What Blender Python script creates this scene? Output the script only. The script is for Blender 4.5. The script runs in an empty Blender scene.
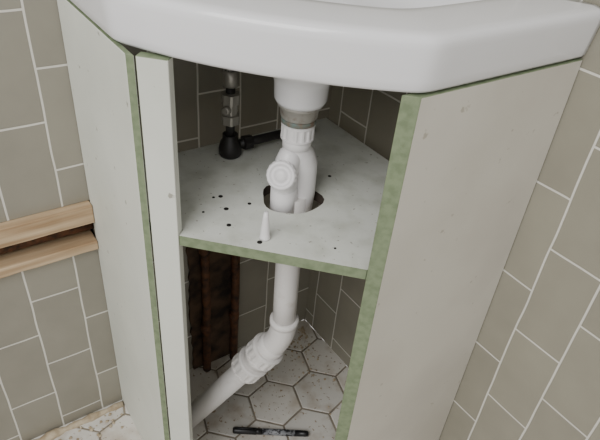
import bpy, bmesh, math, random
from mathutils import Vector, Matrix
random.seed(4)
S2=math.sqrt(2)
def lin(c):
    return tuple(((v/255)/12.92 if v/255<=0.04045 else ((v/255+0.055)/1.055)**2.4) for v in c)+(1,)

# ---------------------------------------------------------------- materials
def new_mat(name):
    m=bpy.data.materials.new(name); m.use_nodes=True
    nt=m.node_tree; return m,nt,nt.nodes['Principled BSDF']
def plain(name,col,rough=.5,metal=0,nscale=30,bump=0,spec=None,col2=None,lo=.4,hi=.65,speck=None,sscale=160,sth=.66):
    m,nt,b=new_mat(name)
    b.inputs['Base Color'].default_value=lin(col); b.inputs['Roughness'].default_value=rough
    b.inputs['Metallic'].default_value=metal
    if spec is not None: b.inputs['Specular IOR Level'].default_value=spec
    if col2 or bump:
        tc=nt.nodes.new('ShaderNodeTexCoord'); n=nt.nodes.new('ShaderNodeTexNoise')
        n.inputs['Scale'].default_value=nscale; n.inputs['Detail'].default_value=8
        nt.links.new(tc.outputs['Object'],n.inputs['Vector'])
        if col2:
            r=nt.nodes.new('ShaderNodeValToRGB')
            r.color_ramp.elements[0].position=lo; r.color_ramp.elements[1].position=hi
            r.color_ramp.elements[0].color=lin(col); r.color_ramp.elements[1].color=lin(col2)
            nt.links.new(n.outputs['Fac'],r.inputs['Fac']); out=r.outputs['Color']
            if speck:
                n3=nt.nodes.new('ShaderNodeTexNoise'); n3.inputs['Scale'].default_value=sscale; n3.inputs['Detail'].default_value=3
                nt.links.new(tc.outputs['Object'],n3.inputs['Vector'])
                mr=nt.nodes.new('ShaderNodeMapRange'); mr.inputs['From Min'].default_value=sth; mr.inputs['From Max'].default_value=sth+.05
                nt.links.new(n3.outputs['Fac'],mr.inputs['Value'])
                mx=nt.nodes.new('ShaderNodeMix'); mx.data_type='RGBA'; mx.inputs['B'].default_value=lin(speck)
                nt.links.new(mr.outputs[0],mx.inputs['Factor']); nt.links.new(out,mx.inputs['A']); out=mx.outputs['Result']
            nt.links.new(out,b.inputs['Base Color'])
        if bump:
            bp=nt.nodes.new('ShaderNodeBump'); bp.inputs['Strength'].default_value=bump; bp.inputs['Distance'].default_value=.002
            nt.links.new(n.outputs['Fac'],bp.inputs['Height']); nt.links.new(bp.outputs['Normal'],b.inputs['Normal'])
    return m
def tile_mat(name,s0,z0,c1,c2,grout):
    m,nt,b=new_mat(name); N=nt.nodes.new; L=nt.links.new
    tc=N('ShaderNodeTexCoord'); sp=N('ShaderNodeSeparateXYZ'); L(tc.outputs['Object'],sp.inputs[0])
    a=N('ShaderNodeMath'); a.operation='ADD'; a.inputs[1].default_value=-z0+1.52*2; L(sp.outputs['Z'],a.inputs[0])
    c=N('ShaderNodeMath'); c.operation='ADD'; c.inputs[1].default_value=-s0+1.52; L(sp.outputs['X'],c.inputs[0])
    cb=N('ShaderNodeCombineXYZ'); L(a.outputs[0],cb.inputs[0]); L(c.outputs[0],cb.inputs[1])
    wn=N('ShaderNodeTexNoise'); wn.inputs['Scale'].default_value=11; wn.inputs['Detail'].default_value=1; L(tc.outputs['Object'],wn.inputs['Vector'])
    ws=N('ShaderNodeVectorMath'); ws.operation='SCALE'; ws.inputs['Scale'].default_value=.004; L(wn.outputs['Color'],ws.inputs[0])
    wa=N('ShaderNodeVectorMath'); wa.operation='ADD'; L(cb.outputs[0],wa.inputs[0]); L(ws.outputs[0],wa.inputs[1])
    br=N('ShaderNodeTexBrick'); br.offset=.5; br.offset_frequency=2; br.squash=1
    br.inputs['Scale'].default_value=1; br.inputs['Brick Width'].default_value=.152; br.inputs['Row Height'].default_value=.076
    br.inputs['Mortar Size'].default_value=.0018; br.inputs['Mortar Smooth'].default_value=.35; br.inputs['Bias'].default_value=0
    br.inputs['Color1'].default_value=lin(c1); br.inputs['Color2'].default_value=lin(c2); br.inputs['Mortar'].default_value=lin(grout)
    L(wa.outputs[0],br.inputs['Vector'])
    n=N('ShaderNodeTexNoise'); n.inputs['Scale'].default_value=14; n.inputs['Detail'].default_value=5; L(tc.outputs['Object'],n.inputs['Vector'])
    mr=N('ShaderNodeMapRange'); mr.inputs['To Min'].default_value=.84; mr.inputs['To Max'].default_value=1.12; L(n.outputs['Fac'],mr.inputs['Value'])
    mx=N('ShaderNodeVectorMath'); mx.operation='SCALE'; L(br.outputs['Color'],mx.inputs[0]); L(mr.outputs[0],mx.inputs['Scale'])
    L(mx.outputs[0],b.inputs['Base Color'])
    rr=N('ShaderNodeMapRange'); rr.inputs['To Min'].default_value=.27; rr.inputs['To Max'].default_value=.85; L(br.outputs['Fac'],rr.inputs['Value']); L(rr.outputs[0],b.inputs['Roughness'])
    n2=N('ShaderNodeTexNoise'); n2.inputs['Scale'].default_value=9; n2.inputs['Detail'].default_value=1; L(tc.outputs['Object'],n2.inputs['Vector'])
    b1=N('ShaderNodeBump'); b1.inputs['Strength'].default_value=.5; b1.inputs['Distance'].default_value=.007; L(n2.outputs['Fac'],b1.inputs['Height'])
    b2=N('ShaderNodeBump'); b2.invert=True; b2.inputs['Strength'].default_value=.6; b2.inputs['Distance'].default_value=.0015
    L(br.outputs['Fac'],b2.inputs['Height']); L(b1.outputs[0],b2.inputs['Normal']); L(b2.outputs[0],b.inputs['Normal'])
    return m
M_tileR=tile_mat('taupe_wall_tile',.4914-.002,.6475-.002,(153,149,134),(144,140,126),(214,211,201))
M_tileL=tile_mat('taupe_wall_tile_b',.501-.002,.6395+.076-.002,(151,147,134),(142,138,126),(214,211,201))
M_cer=plain('white_ceramic',(228,228,230),.14)
M_face=plain('white_melamine',(215,217,207),.5,col2=(198,200,189),nscale=5,bump=.05,lo=.45,hi=.8,speck=(160,158,146),sscale=70,sth=.70)
M_faceR=plain('white_melamine_shaded',(206,202,191),.5,col2=(192,187,176),nscale=4,bump=.05,speck=(176,170,156),sscale=60,sth=.69)  # same board as the left panel, right side's shading put into the colour
M_shelf=plain('dusty_white_board',(220,222,214),.6,col2=(192,194,182),nscale=30,bump=.1,lo=.45,hi=.78,speck=(156,151,136),sscale=190,sth=.675)
M_green=plain('moisture_resistant_mdf_core',(126,138,108),.85,col2=(110,123,94),nscale=120,bump=.1)
M_pvc=plain('white_pvc',(228,226,226),.35)
M_pvcg=plain('aged_pvc',(222,219,216),.4,col2=(198,192,184),nscale=40,lo=.6,hi=.85)
M_steel=plain('corroded_nut',(160,157,150),.5,.2,col2=(110,96,82),nscale=90,bump=.3,lo=.5,hi=.72)
M_teal=plain('verdigris_washer',(104,124,120),.6,col2=(120,104,88),nscale=90)
M_black=plain('black_rubber',(34,32,31),.45)
M_braid=plain('braided_hose',(150,147,142),.45,.4,col2=(60,58,55),nscale=350,bump=.5,lo=.48,hi=.6)
M_chrome=plain('dull_chrome',(160,156,148),.35,.6)
M_hole=plain('hole_shade',(24,20,16),.9)  # shade inside the small holes, painted as a near-black colour
M_rust=plain('rusty_copper',(112,74,50),.7,.2,col2=(58,42,32),nscale=60,bump=.3)
M_dark=plain('recess_shade',(66,56,48),.95,col2=(30,26,24),nscale=40,bump=.6)  # shade of the wall recess and shelf cut-out put into the colour
M_old=plain('rotten_timber',(92,72,56),.95,col2=(40,32,27),nscale=25,bump=.8,lo=.4,hi=.62)
M_wood=plain('pine_batten',(196,166,124),.75)
nt=M_wood.node_tree; b=nt.nodes['Principled BSDF']
tc=nt.nodes.new('ShaderNodeTexCoord'); mp=nt.nodes.new('ShaderNodeMapping'); mp.inputs['Scale'].default_value=(4,60,90)
n=nt.nodes.new('ShaderNodeTexNoise'); n.inputs['Detail'].default_value=6; n.inputs['Scale'].default_value=1.2
r=nt.nodes.new('ShaderNodeValToRGB'); r.color_ramp.elements[0].position=.35; r.color_ramp.elements[1].position=.7
r.color_ramp.elements[0].color=lin((156,128,96)); r.color_ramp.elements[1].color=lin((200,177,145))
for a_,b_ in ((tc.outputs['Object'],mp.inputs[0]),(mp.outputs[0],n.inputs['Vector']),(n.outputs['Fac'],r.inputs[0]),(r.outputs[0],b.inputs['Base Color'])): nt.links.new(a_,b_)
M_hex=plain('pale_hex_tile',(218,214,206),.5,col2=(168,152,130),nscale=16,bump=.08,lo=.5,hi=.82,speck=(150,132,108),sscale=120,sth=.63)
M_hexb=plain('pale_hex_tile_b',(208,205,198),.5,col2=(166,150,130),nscale=22,bump=.08,lo=.48,hi=.8,speck=(150,132,108),sscale=100,sth=.63)
M_grout=plain('grey_floor_grout',(126,118,106),.95,col2=(154,144,128),nscale=30,bump=.4)
M_blob=plain('grout_smear',(190,176,152),.95,col2=(158,140,114),nscale=60,bump=.8)
M_pen=plain('black_plastic',(22,22,24),.35)
M_label=plain('grey_label',(132,134,138),.45,col2=(40,40,44),nscale=160,lo=.5,hi=.55)

# ---------------------------------------------------------------- mesh helpers
def link(name,me,parent=None,mats=(),smooth=False):
    ob=bpy.data.objects.new(name,me); bpy.context.collection.objects.link(ob)
    for m in mats: me.materials.append(m)
    if parent: ob.parent=parent
    if smooth:
        for p in me.polygons: p.use_smooth=True
    return ob
def empty(name,loc=(0,0,0)):
    e=bpy.data.objects.new(name,None); bpy.context.collection.objects.link(e); e.empty_display_size=.05; return e
def bm_obj(name,bm,**k):
    bmesh.ops.recalc_face_normals(bm,faces=bm.faces)
    me=bpy.data.meshes.new(name); bm.to_mesh(me); bm.free(); return link(name,me,**k)
def prism(bm,poly,z0,z1,side_mats,cap=0):
    lo=[bm.verts.new((p[0],p[1],z0)) for p in poly]; hi=[bm.verts.new((p[0],p[1],z1)) for p in poly]
    n=len(poly)
    for i in range(n):
        f=bm.faces.new((lo[i],lo[(i+1)%n],hi[(i+1)%n],hi[i])); f.material_index=side_mats[i]
    f=bm.faces.new(hi); f.material_index=cap
    f=bm.faces.new(lo[::-1]); f.material_index=cap
def box(bm,x0,x1,y0,y1,z0,z1,mi=0):
    prism(bm,[(x0,y0),(x1,y0),(x1,y1),(x0,y1)],z0,z1,[mi]*4,mi)
def bevel(ob,w,seg=2):
    m=ob.modifiers.new('bevel','BEVEL'); m.width=w; m.segments=seg; m.limit_method='ANGLE'; m.angle_limit=math.radians(40)
def catmull(pts,n=8):
    pts=[Vector(p) for p in pts]; out=[]
    P=[pts[0]*2-pts[1]]+pts+[pts[-1]*2-pts[-2]]
    for i in range(1,len(P)-2):
        for k in range(n):
            t=k/n; a,b,c,d=P[i-1:i+3]
            out.append(.5*((2*b)+(c-a)*t+(2*a-5*b+4*c-d)*t*t+(3*b-a-3*c+d)*t**3))
    out.append(pts[-1]); return out
def tube(bm,pts,rad,seg=32,mi=0,cap=True):
    pts=[Vector(p) for p in pts]
    if not hasattr(rad,'__len__'): rad=[rad]*len(pts)
    rings=[]; up=None
    for i,p in enumerate(pts):
        a=pts[max(i-1,0)]; c=pts[min(i+1,len(pts)-1)]; t=(c-a)
        if t.length<1e-9: t=last
        t=t.normalized(); last=t
        if up is None: up=t.orthogonal().normalized()
        up=(up-t*up.dot(t)).normalized(); sd=t.cross(up)
        rings.append([bm.verts.new(p+(up*math.cos(2*math.pi*k/seg)+sd*math.sin(2*math.pi*k/seg))*rad[i]) for k in range(seg)])
    for i in range(len(rings)-1):
        for k in range(seg):
            f=bm.faces.new((rings[i][k],rings[i][(k+1)%seg],rings[i+1][(k+1)%seg],rings[i+1][k])); f.material_index=mi; f.smooth=True
    if cap:
        for rg in (rings[0],rings[-1]):
            f=bm.faces.new(rg); f.material_index=mi
def lathe(bm,base,axis,prof,seg=40,mi=0,ribs=None):
    base=Vector(base); ax=Vector(axis).normalized(); u=ax.orthogonal().normalized(); v=ax.cross(u)
    if ribs: seg=ribs[2]*4
    rings=[]
    for i,(d,rr) in enumerate(prof):
        ring=[]
        for k in range(seg):
            q=rr
            if ribs and ribs[0]<=i<=ribs[1] and k%4 in(0,1): q=rr+ribs[3]
            a=2*math.pi*k/seg
            ring.append(bm.verts.new(base+ax*d+(u*math.cos(a)+v*math.sin(a))*q))
        rings.append(ring)
    for i in range(len(rings)-1):
        for k in range(seg):
            f=bm.faces.new((rings[i][k],rings[i][(k+1)%seg],rings[i+1][(k+1)%seg],rings[i+1][k])); f.material_index=mi
            f.smooth = not ribs
    for rg in (rings[0],rings[-1]):
        f=bm.faces.new(rg); f.material_index=mi
def nut(bm,base,axis,L,r,mi=0,count=16,dep=.0012):
    lathe(bm,base,axis,[(0,r*.93),(L*.06,r*1.02),(L*.18,r*1.02),(L*.2,r*.94),(L*.84,r*.94),(L*.86,r*1.02),(L*.95,r*1.02),(L,r*.9)],mi=mi,ribs=(3,4,count,dep))

# ---------------------------------------------------------------- room
bm=bmesh.new(); box(bm,0,1.5,0,.09,0,2.3)
w=bm_obj('wall_right',bm,mats=[M_tileR]); w.rotation_euler=(0,0,math.radians(-45))
bm=bmesh.new()
s0=.4535
box(bm,-.09,1.5,-.09,0,0,.405); box(bm,-.09,1.5,-.09,0,.495,2.3); box(bm,-.09,s0,-.09,0,.405,.495)
box(bm,s0,1.5,-.09,-.05,.405,.495,1)
w=bm_obj('wall_left',bm,mats=[M_tileL,M_dark]); w.rotation_euler=(0,0,math.radians(225))
RL=math.radians(225)
def wl_obj(name,bm,mats,**k):
    o=bm_obj(name,bm,mats=mats,**k); o.rotation_euler=(0,0,RL); return o
def batten(zlo,zhi,yo):
    bm=bmesh.new(); n=40; rows=[]
    for i in range(n+1):
        x=s0+.004+(1.4-s0)*i/n; w=random.uniform(-.0007,.0007); w2=random.uniform(-.0006,.0006)
        rows.append([bm.verts.new(p) for p in ((x,-.045,zlo),(x,yo+w,zlo+w2),(x,yo+w,zhi+w2*.3),(x,-.045,zhi))])
    for i in range(n):
        for k in range(4): bm.faces.new((rows[i][k],rows[i][(k+1)%4],rows[i+1][(k+1)%4],rows[i+1][k]))
    bm.faces.new(rows[0]); bm.faces.new(rows[-1])
    o=wl_obj('wooden_batten',bm,[M_wood]); bevel(o,.0015)
batten(.462,.4942,.016)
batten(.4058,.4225,.012)
bm=bmesh.new(); tube(bm,[(s0+.002,-.02,.438),(1.4,-.02,.438)],.0105)
wl_obj('copper_pipe',bm,[M_rust])

# floor
bm=bmesh.new()
prism(bm,[(0,0),(-1.4,-1.4),(0,-2.8),(1.4,-1.4)],-.03,-.0018,[2]*4,2)
bt=bmesh.new(); R=.0575; g=.0024
cx0,cy0=-.017,-.253
for i in range(-22,23):
    for j in range(-28,29):
        cx=cx0+i*1.5*R; cy=cy0+(j+.5*(i%2))*math.sqrt(3)*R
        if cy>-abs(cx)+.09 or cy<-1.9: continue
        mi=random.choice((0,0,1)); dz=random.uniform(-.0003,.0003)
        rr=R-g
        ring=[(cx+rr*math.cos(math.pi/3*k),cy+rr*math.sin(math.pi/3*k)) for k in range(6)]
        ring2=[(cx+(rr-.0015)*math.cos(math.pi/3*k),cy+(rr-.0015)*math.sin(math.pi/3*k)) for k in range(6)]
        a=[bt.verts.new((x,y,-.004)) for x,y in ring]; b_=[bt.verts.new((x,y,-.0008+dz)) for x,y in ring]; c_=[bt.verts.new((x,y,dz)) for x,y in ring2]
        for k in range(6):
            k2=(k+1)%6
            for f in (bt.faces.new((a[k],a[k2],b_[k2],b_[k])),bt.faces.new((b_[k],b_[k2],c_[k2],c_[k]))): f.material_index=mi
        f=bt.faces.new(c_); f.material_index=mi
for nrm in ((1,1,0),(-1,1,0)):
    bmesh.ops.bisect_plane(bt,geom=bt.verts[:]+bt.edges[:]+bt.faces[:],plane_co=(0,0,0),plane_no=nrm,clear_outer=True)
tmp=bpy.data.meshes.new('t'); bt.to_mesh(tmp); bt.free(); bm.from_mesh(tmp)
bm_obj('floor',bm,mats=[M_hex,M_hexb,M_grout])
# mortar residue along the left wall (wall-local frame) and crumbs inside the cabinet
def crumb(bm,x,y,r):
    mm=Matrix.Translation((x,y,r*.5))@Matrix.Rotation(random.uniform(0,6),4,'Z')@Matrix.Diagonal((r*random.uniform(.7,1.3),r,r*.6,1))
    res=bmesh.ops.create_icosphere(bm,subdivisions=1,radius=1,matrix=mm)
    for v in res['verts']: v.co+=Vector([random.uniform(-.2,.2)*r for _ in range(3)])
bm=bmesh.new(); pts=[];rd=[]
for i in range(60):
    r_=random.uniform(.004,.010); pts.append((.46+i*.016,.0105,0)); rd.append(r_)
tube(bm,pts,rd,seg=10)
for _ in range(80): crumb(bm,random.uniform(.47,.78),abs(random.gauss(0,.03))+.012,random.uniform(.001,.004))
wl_obj('mortar_residue',bm,[M_blob])
bm=bmesh.new()
for _ in range(110):
    s=random.random()**1.6*.17; a=random.uniform(-2.2,-.95)
    crumb(bm,s*math.cos(a),-.03+s*math.sin(a),random.uniform(.001,.0036))
for _ in range(70):
    crumb(bm,random.uniform(-.10,.11),random.uniform(-.46,-.16),random.uniform(.0007,.002))
bm_obj('plaster_crumbs',bm,mats=[M_blob])

# ---------------------------------------------------------------- cabinet
cab=empty('corner_vanity_cabinet')
def panel(name,A,w,sx,zt,mats):
    ax,ay=A
    t=(-ay-abs(ax))/2 - .001
    ti=(-ay-abs(ax-sx*w))/2 - .001
    outer=(ax+sx*t,ay+t); bx=ax-sx*w; inner=(bx+sx*ti,ay+ti)
    poly=[(ax,ay),outer,inner,(bx,ay)]
    bm=bmesh.new(); prism(bm,poly,0.0,zt,[0,1,0,1],1)
    o=bm_obj(name,bm,parent=cab,mats=mats); bevel(o,.0006,1); return o
panel('side_panel_left',(-.156,-.49),.0095,-1,.806,[M_face,M_green])
panel('side_panel_right',(.129,-.49),.018,1,.806,[M_faceR,M_green])
bm=bmesh.new(); prism(bm,[(-.1450,-.4905),(-.112,-.4905),(-.112,-.4775),(-.1450,-.4775)],0,.806,[0,0,0,1],1)
o=bm_obj('filler_strip',bm,parent=cab,mats=[M_face,M_green]); bevel(o,.0006,1)
bm=bmesh.new(); ZS=.594; TH=.0145
outer=[(-.1115,-.4885),(.1105,-.4885),(.245,-.354),(.007,-.1155),(-.252,-.3745),(-.150,-.4765),(-.1115,-.4765)]
hole=[]
for k in range(28):
    a=2*math.pi*k/28; q=1+.06*math.sin(3*a+1)+.03*math.sin(5*a)
    hole.append((-.001+.0405*q*math.cos(a),-.370+.037*q*math.sin(a)))
def loop(pts,z):
    vs=[bm.verts.new((p[0],p[1],z)) for p in pts]
    return [bm.edges.new((vs[i],vs[(i+1)%len(vs)])) for i in range(len(vs))]
ed=loop(outer,ZS)+loop(hole,ZS)
res=bmesh.ops.triangle_fill(bm,edges=ed,use_beauty=True)
fs=[f for f in res['geom'] if isinstance(f,bmesh.types.BMFace)]
ex=bmesh.ops.extrude_face_region(bm,geom=fs)
vs=[v for v in ex['geom'] if isinstance(v,bmesh.types.BMVert)]
bmesh.ops.translate(bm,verts=vs,vec=(0,0,-TH))
bm.normal_update()
for f in bm.faces:
    c=f.calc_center_median()
    f.material_index=0 if abs(f.normal.z)>.5 else (2 if (Vector((c.x,c.y+.366)).length<.06) else 1)
bm_obj('shelf',bm,parent=cab,mats=[M_shelf,M_green,M_dark])
for i,(x,y,r) in enumerate([(-.075,-.42,.0032),(-.062,-.452,.003),(-.09,-.395,.003),(-.018,-.474,.0032),(-.098,-.40,.002),(-.10,-.435,.0018),(.07,-.46,.0016),(-.05,-.40,.0025),(.04,-.30,.0025)]):
    bm=bmesh.new(); lathe(bm,(x,y,ZS-.004),(0,0,1),[(0,r),(.0043,r)],seg=16); bm_obj('screw_hole_disc_%d'%(i+1),bm,parent=cab,mats=[M_hole])  # solid dark discs stand for open holes, their shade is in the colour

# ---------------------------------------------------------------- basin
basin=empty('corner_washbasin')
def outline(off,k=0,C=(0,-.32)):
    cl=.644+off*S2; cr=.617+off*S2
    wo=-.002 if off>-.02 else off
    def fy(x): return -(.5005+off)+(.0185 if x>0 else .023)*(x/.15)**2
    def solve(sgn,c):
        lo,hi=0,.4
        for _ in range(50):
            m=(lo+hi)/2
            if m-fy(sgn*m)<c: lo=m
            else: hi=m
        return sgn*lo
    xl=solve(-1,cl); xr=solve(1,cr)
    q=wo*S2
    WL=((-cl-q)/2,(-cl+q)/2); WR=((cr+q)/2,(-cr+q)/2); CN=(0,q)
    pts=[]
    def seg(a,b,n):
        for i in range(n): pts.append((a[0]+(b[0]-a[0])*i/n,a[1]+(b[1]-a[1])*i/n))
    seg(CN,WL,30); seg(WL,(xl,fy(xl)),36)
    for i in range(56):
        x=xl+(xr-xl)*i/56; pts.append((x,fy(x)))
    seg((xr,fy(xr)),WR,36); seg(WR,CN,30)
    it=4 if off>-.02 else (8 if off>-.05 else 40)
    for _ in range(it):
        n=len(pts); new=[]
        for i in range(n):
            if off>-.02 and (i<34 or i>n-34): new.append(pts[i]); continue
            a,b,c=pts[i-1],pts[i],pts[(i+1)%n]
            new.append(((a[0]+2*b[0]+c[0])/4,(a[1]+2*b[1]+c[1])/4))
        pts=new
    return [(p[0]+(C[0]-p[0])*k,p[1]+(C[1]-p[1])*k) for p in pts]
bm=bmesh.new(); rings=[]
for off,z,k in [(-.018,.808,0),(-.004,.8082,0),(0,.809,0),(.002,.812,0),(.003,.820,0),(.0048,.835,0),(.0064,.850,0),(.0066,.855,0),(.0054,.8595,0),(.0015,.8625,0),(-.006,.864,0),
                (-.045,.8665,0),(-.056,.8665,0),(-.062,.864,0),(-.066,.858,0),(-.076,.83,0),(-.09,.815,0),(-.09,.808,.3),(-.09,.803,.6),(-.09,.80,.88)]:
    rings.append([bm.verts.new((x,y,z)) for x,y in outline(off,k)])
n=len(rings[0])
for i in range(len(rings)-1):
    for k in range(n): bm.faces.new((rings[i][k],rings[i][(k+1)%n],rings[i+1][(k+1)%n],rings[i+1][k]))
bm.faces.new(rings[0]); bm.faces.new(rings[-1])
bm_obj('basin_body',bm,parent=basin,mats=[M_cer],smooth=True)
DX,DY=.0,-.37
bm=bmesh.new()
lathe(bm,(DX,DY,.8085),(0,0,-1),[(0,.11),(.012,.095),(.028,.055),(.042,.036),(.052,.0325),(.072,.0315),(.077,.029),(.078,.022)])
bm_obj('bowl_outlet',bm,parent=basin,mats=[M_cer])
bm=bmesh.new(); lathe(bm,(0,-.32,.7995),(0,0,1),[(0,.03),(.002,.03),(.003,.026),(.001,.018)]); bm_obj('plug_ring',bm,parent=basin,mats=[M_chrome])

# ---------------------------------------------------------------- waste trap
tr=empty('drain_trap')
bm=bmesh.new()
D=Vector((DX,DY,0))
lathe(bm,D+Vector((0,0,.7305)),(0,0,-1),[(0,.026),(.004,.026),(.005,.0235),(.017,.0225),(.019,.021)],mi=1)
lathe(bm,D+Vector((0,0,.7115)),(0,0,-1),[(0,.0205),(.001,.0215),(.006,.0215),(.007,.020)],mi=2)
bm_obj('tail_nut',bm,parent=tr,mats=[M_pvc,M_steel,M_teal])
bm=bmesh.new()
nut(bm,D+Vector((0,0,.705)),(0,0,-1),.022,.0205,count=14)
tube(bm,[(DX,DY,.69),(DX+.001,DY,.672),(DX+.006,DY+.005,.660),(DX+.010,DY+.009,.645),(DX+.011,DY+.010,.60),(DX+.009,DY+.008,.565)],[.0155,.0158,.0172,.0176,.0172,.0165])
lathe(bm,(DX,DY,.684),(0,0,-1),[(0,.0162),(.001,.0180),(.012,.0180),(.013,.0160)])
LX,LY=DX-.0095,DY-.012
ca=Vector((-.06,-1,.42)).normalized()
ec=Vector((LX,LY,.637))
tube(bm,[(LX,LY,.565),(LX,LY,.60),(LX,LY,.628),(LX,LY,.643),(LX+.0015,LY+.002,.653),(LX+.004,LY+.005,.662),(LX+.008,LY+.009,.669)],[.0155,.0160,.0160,.0160,.0155,.0145,.011])
lathe(bm,(LX,LY,.616),(0,0,-1),[(0,.0160),(.001,.0172),(.034,.0172),(.035,.0160)])
bm_obj('trap_body',bm,parent=tr,mats=[M_pvc])
bm=bmesh.new(); cb=ec
lathe(bm,cb,ca,[(0,.0150),(.014,.0150),(.015,.0180),(.025,.0180),(.0265,.0170),(.0265,.0136),(.0245,.0130),(.0245,.0084),(.0260,.0078),(.0262,.002)])
lathe(bm,cb,ca,[(0.015,.0176),(.016,.0183),(.023,.0183),(.024,.0176)],ribs=(1,2,18,.0006))
bm_obj('inspection_cap',bm,parent=tr,mats=[M_pvc])
# lower leg
bm=bmesh.new()
E=Vector((.004,DY,.332)); Fp=Vector((-.189,-.3575,.0005)); dr=(Fp-E).normalized()
tube(bm,[(.002,DY,.600),(.002,DY,.50),(.003,DY,.42),(.004,DY,.350)],.0180)
tube(bm,[E+dr*.02,E+dr*.10],.018)
ep=[]
for t in range(13):
    a=t/12; p0=Vector((.004,DY,.362)); p2=E+dr*.030
    ep.append((p0*(1-a)**2+E*2*a*(1-a)+p2*a*a))
tube(bm,ep,.0208)
lathe(bm,(.004,DY,.372),(0,0,-1),[(0,.019),(.001,.0226),(.011,.0226),(.012,.0205)])
lathe(bm,E+dr*.026,dr,[(0,.020),(.002,.0228),(.018,.0228),(.020,.0215),(.09,.0215),(.092,.019)])
nut(bm,E+dr*.042,dr,.028,.0285,count=14,dep=.0018)
lathe(bm,E+dr*.070,dr,[(0,.0215),(.001,.0245),(.008,.0245),(.009,.0215)])
nut(bm,E+dr*.088,dr,.030,.0285,count=14,dep=.0018)
tube(bm,[E+dr*.09,E+dr*.25,Fp],.0192)
bm_obj('waste_pipe',bm,parent=tr,mats=[M_pvcg])

# ---------------------------------------------------------------- isolation valve
iv=empty('isolation_valve')
bm=bmesh.new(); V=Vector((-.109,-.2875,0))
tube(bm,[V+Vector((0,0,ZS+.0004)),V+Vector((0,0,.70))],.0065,mi=0)
tube(bm,catmull([V+Vector((0,0,.70)),V+Vector((-.002,0,.74)),V+Vector((-.002,0,.8075))]),.0068,mi=2)
lathe(bm,V+Vector((0,0,ZS+.0005)),(0,0,1),[(0,.014),(.004,.0165),(.012,.0165),(.022,.014),(.026,.011),(.034,.011)],mi=0)
lathe(bm,V+Vector((0,0,.645)),(0,0,1),[(0,.008),(.001,.012),(.014,.012),(.015,.009),(.03,.009),(.031,.012),(.045,.012),(.046,.008)],mi=1,ribs=(1,6,6,.0012))
lathe(bm,V+Vector((0,0,.668)),(-.2,-1,.1),[(0,.006),(.016,.006),(.017,.004)],mi=1)
lathe(bm,V+Vector((0,0,.70)),(0,0,1),[(0,.008),(.001,.0105),(.022,.0105),(.023,.0075)],mi=1)
tube(bm,[V+Vector((0,0,.609)),V+Vector((.045,.040,.611)),V+Vector((.10,.090,.613))],.0065,mi=0)
lathe(bm,V+Vector((.015,.0133,.6095)),(1,.9,0),[(0,.007),(.001,.0095),(.014,.0095),(.015,.007)],mi=0,ribs=(1,2,6,.001))
bm_obj('valve_body',bm,parent=iv,mats=[M_black,M_chrome,M_braid])

# rusty supply pipes and old timber below shelf
for i,(x,y) in enumerate([(-.181,-.205),(-.135,-.158)]):
    bm=bmesh.new()
    tube(bm,[(x,y,0),(x+.002,y,.2),(x,y,.53)],.0085)
    for z in (.12,.33): lathe(bm,(x,y,z),(0,0,1),[(0,.0085),(.001,.0105),(.02,.0105),(.021,.0085)])
    bm_obj('rusty_supply_pipe',bm,mats=[M_rust])
bm=bmesh.new(); n=30; rows=[]
for i in range(n+1):
    z=.0+(.50)*i/n; a,c=random.uniform(-.003,.003),random.uniform(-.003,.003)
    rows.append([bm.verts.new(p) for p in ((.196+a,.0004,z),(.300+c,.0004,z),(.300+c,.0048+a*.2,z),(.196+a,.0048+c*.2,z))])
for i in range(n):
    for k in range(4): bm.faces.new((rows[i][k],rows[i][(k+1)%4],rows[i+1][(k+1)%4],rows[i+1][k]))
bm.faces.new(rows[0]); bm.faces.new(rows[-1])
wl_obj('old_timber_board',bm,[M_old])

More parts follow.
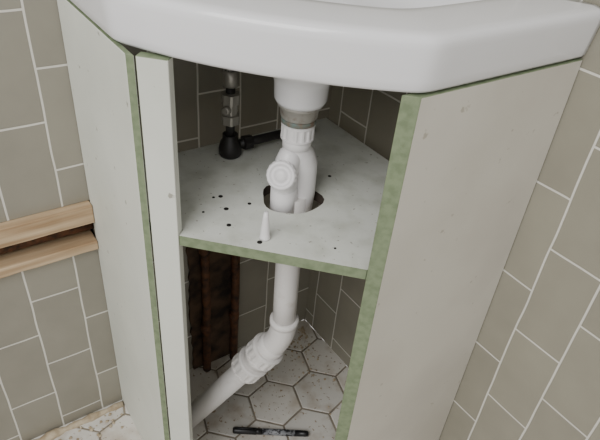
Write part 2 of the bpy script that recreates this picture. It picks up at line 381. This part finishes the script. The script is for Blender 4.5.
# ---------------------------------------------------------------- loose items
bm=bmesh.new()
lathe(bm,(-.014,-.465,ZS+.0002),(0,0,1),[(0,.0066),(.003,.0066),(.004,.0058),(.012,.0054),(.030,.0038),(.038,.0026),(.0382,.001)],seg=24)
bm_obj('sealant_nozzle',bm,mats=[M_pvc])
bm=bmesh.new(); P0=Vector((-.083,-.342,.0072)); P1=Vector((.066,-.314,.0072)); d=(P1-P0)
lathe(bm,P0,d,[(0,.0045),(.001,.0058),(.004,.0066),(.046,.0069),(.047,.0060)],seg=24)
lathe(bm,P0+d.normalized()*.046,d,[(0,.0060),(.002,.0062),(.012,.0062)],seg=24)
lathe(bm,P0+d.normalized()*.058,d,[(0,.0063),(.065,.0063)],seg=24,mi=1)
lathe(bm,P0+d.normalized()*.123,d,[(0,.0062),(.022,.0060),(.026,.0052),(.027,.003)],seg=24)
c=P0+d.normalized()*.004+Vector((0,0,.0062))
tube(bm,[c,c+Vector((0,0,.002)),c+Vector((0,0,.002))+d.normalized()*.035],.0013,seg=8)
bm_obj('marker_pen',bm,mats=[M_pen,M_label])

# ---------------------------------------------------------------- camera
Rv=Vector((.9793,.186,.0788)).normalized(); Fv=Vector((-.106,.805,-.5835)).normalized()
Uv=Rv.cross(Fv).normalized(); Rv=Fv.cross(Uv).normalized()
cam=bpy.data.cameras.new('camera'); co=bpy.data.objects.new('camera',cam); bpy.context.collection.objects.link(co)
m=Matrix.Identity(4)
for i in range(3): m[i][0]=Rv[i]; m[i][1]=Uv[i]; m[i][2]=-Fv[i]
m.translation=Vector((.095,-.99,1.01)); co.matrix_world=m
cam.lens=34.2; cam.sensor_width=36; cam.clip_start=.01
bpy.context.scene.camera=co

# ---------------------------------------------------------------- light
wd=bpy.data.worlds.new('world'); bpy.context.scene.world=wd; wd.use_nodes=True
wd.node_tree.nodes['Background'].inputs[0].default_value=(1,.985,.965,1); wd.node_tree.nodes['Background'].inputs[1].default_value=.8
def area(name,loc,tgt,size,power,col):
    l=bpy.data.lights.new(name,'AREA'); l.size=size; l.energy=power; l.color=col
    o=bpy.data.objects.new(name,l); bpy.context.collection.objects.link(o); o.location=loc
    o.rotation_euler=(Vector(tgt)-Vector(loc)).to_track_quat('-Z','Y').to_euler()
area('soft_area_light',(-.6,-2.1,2.15),(0,-.3,.5),1.4,42,(1,.995,.985))  # unseen large area light above, behind and left of the camera
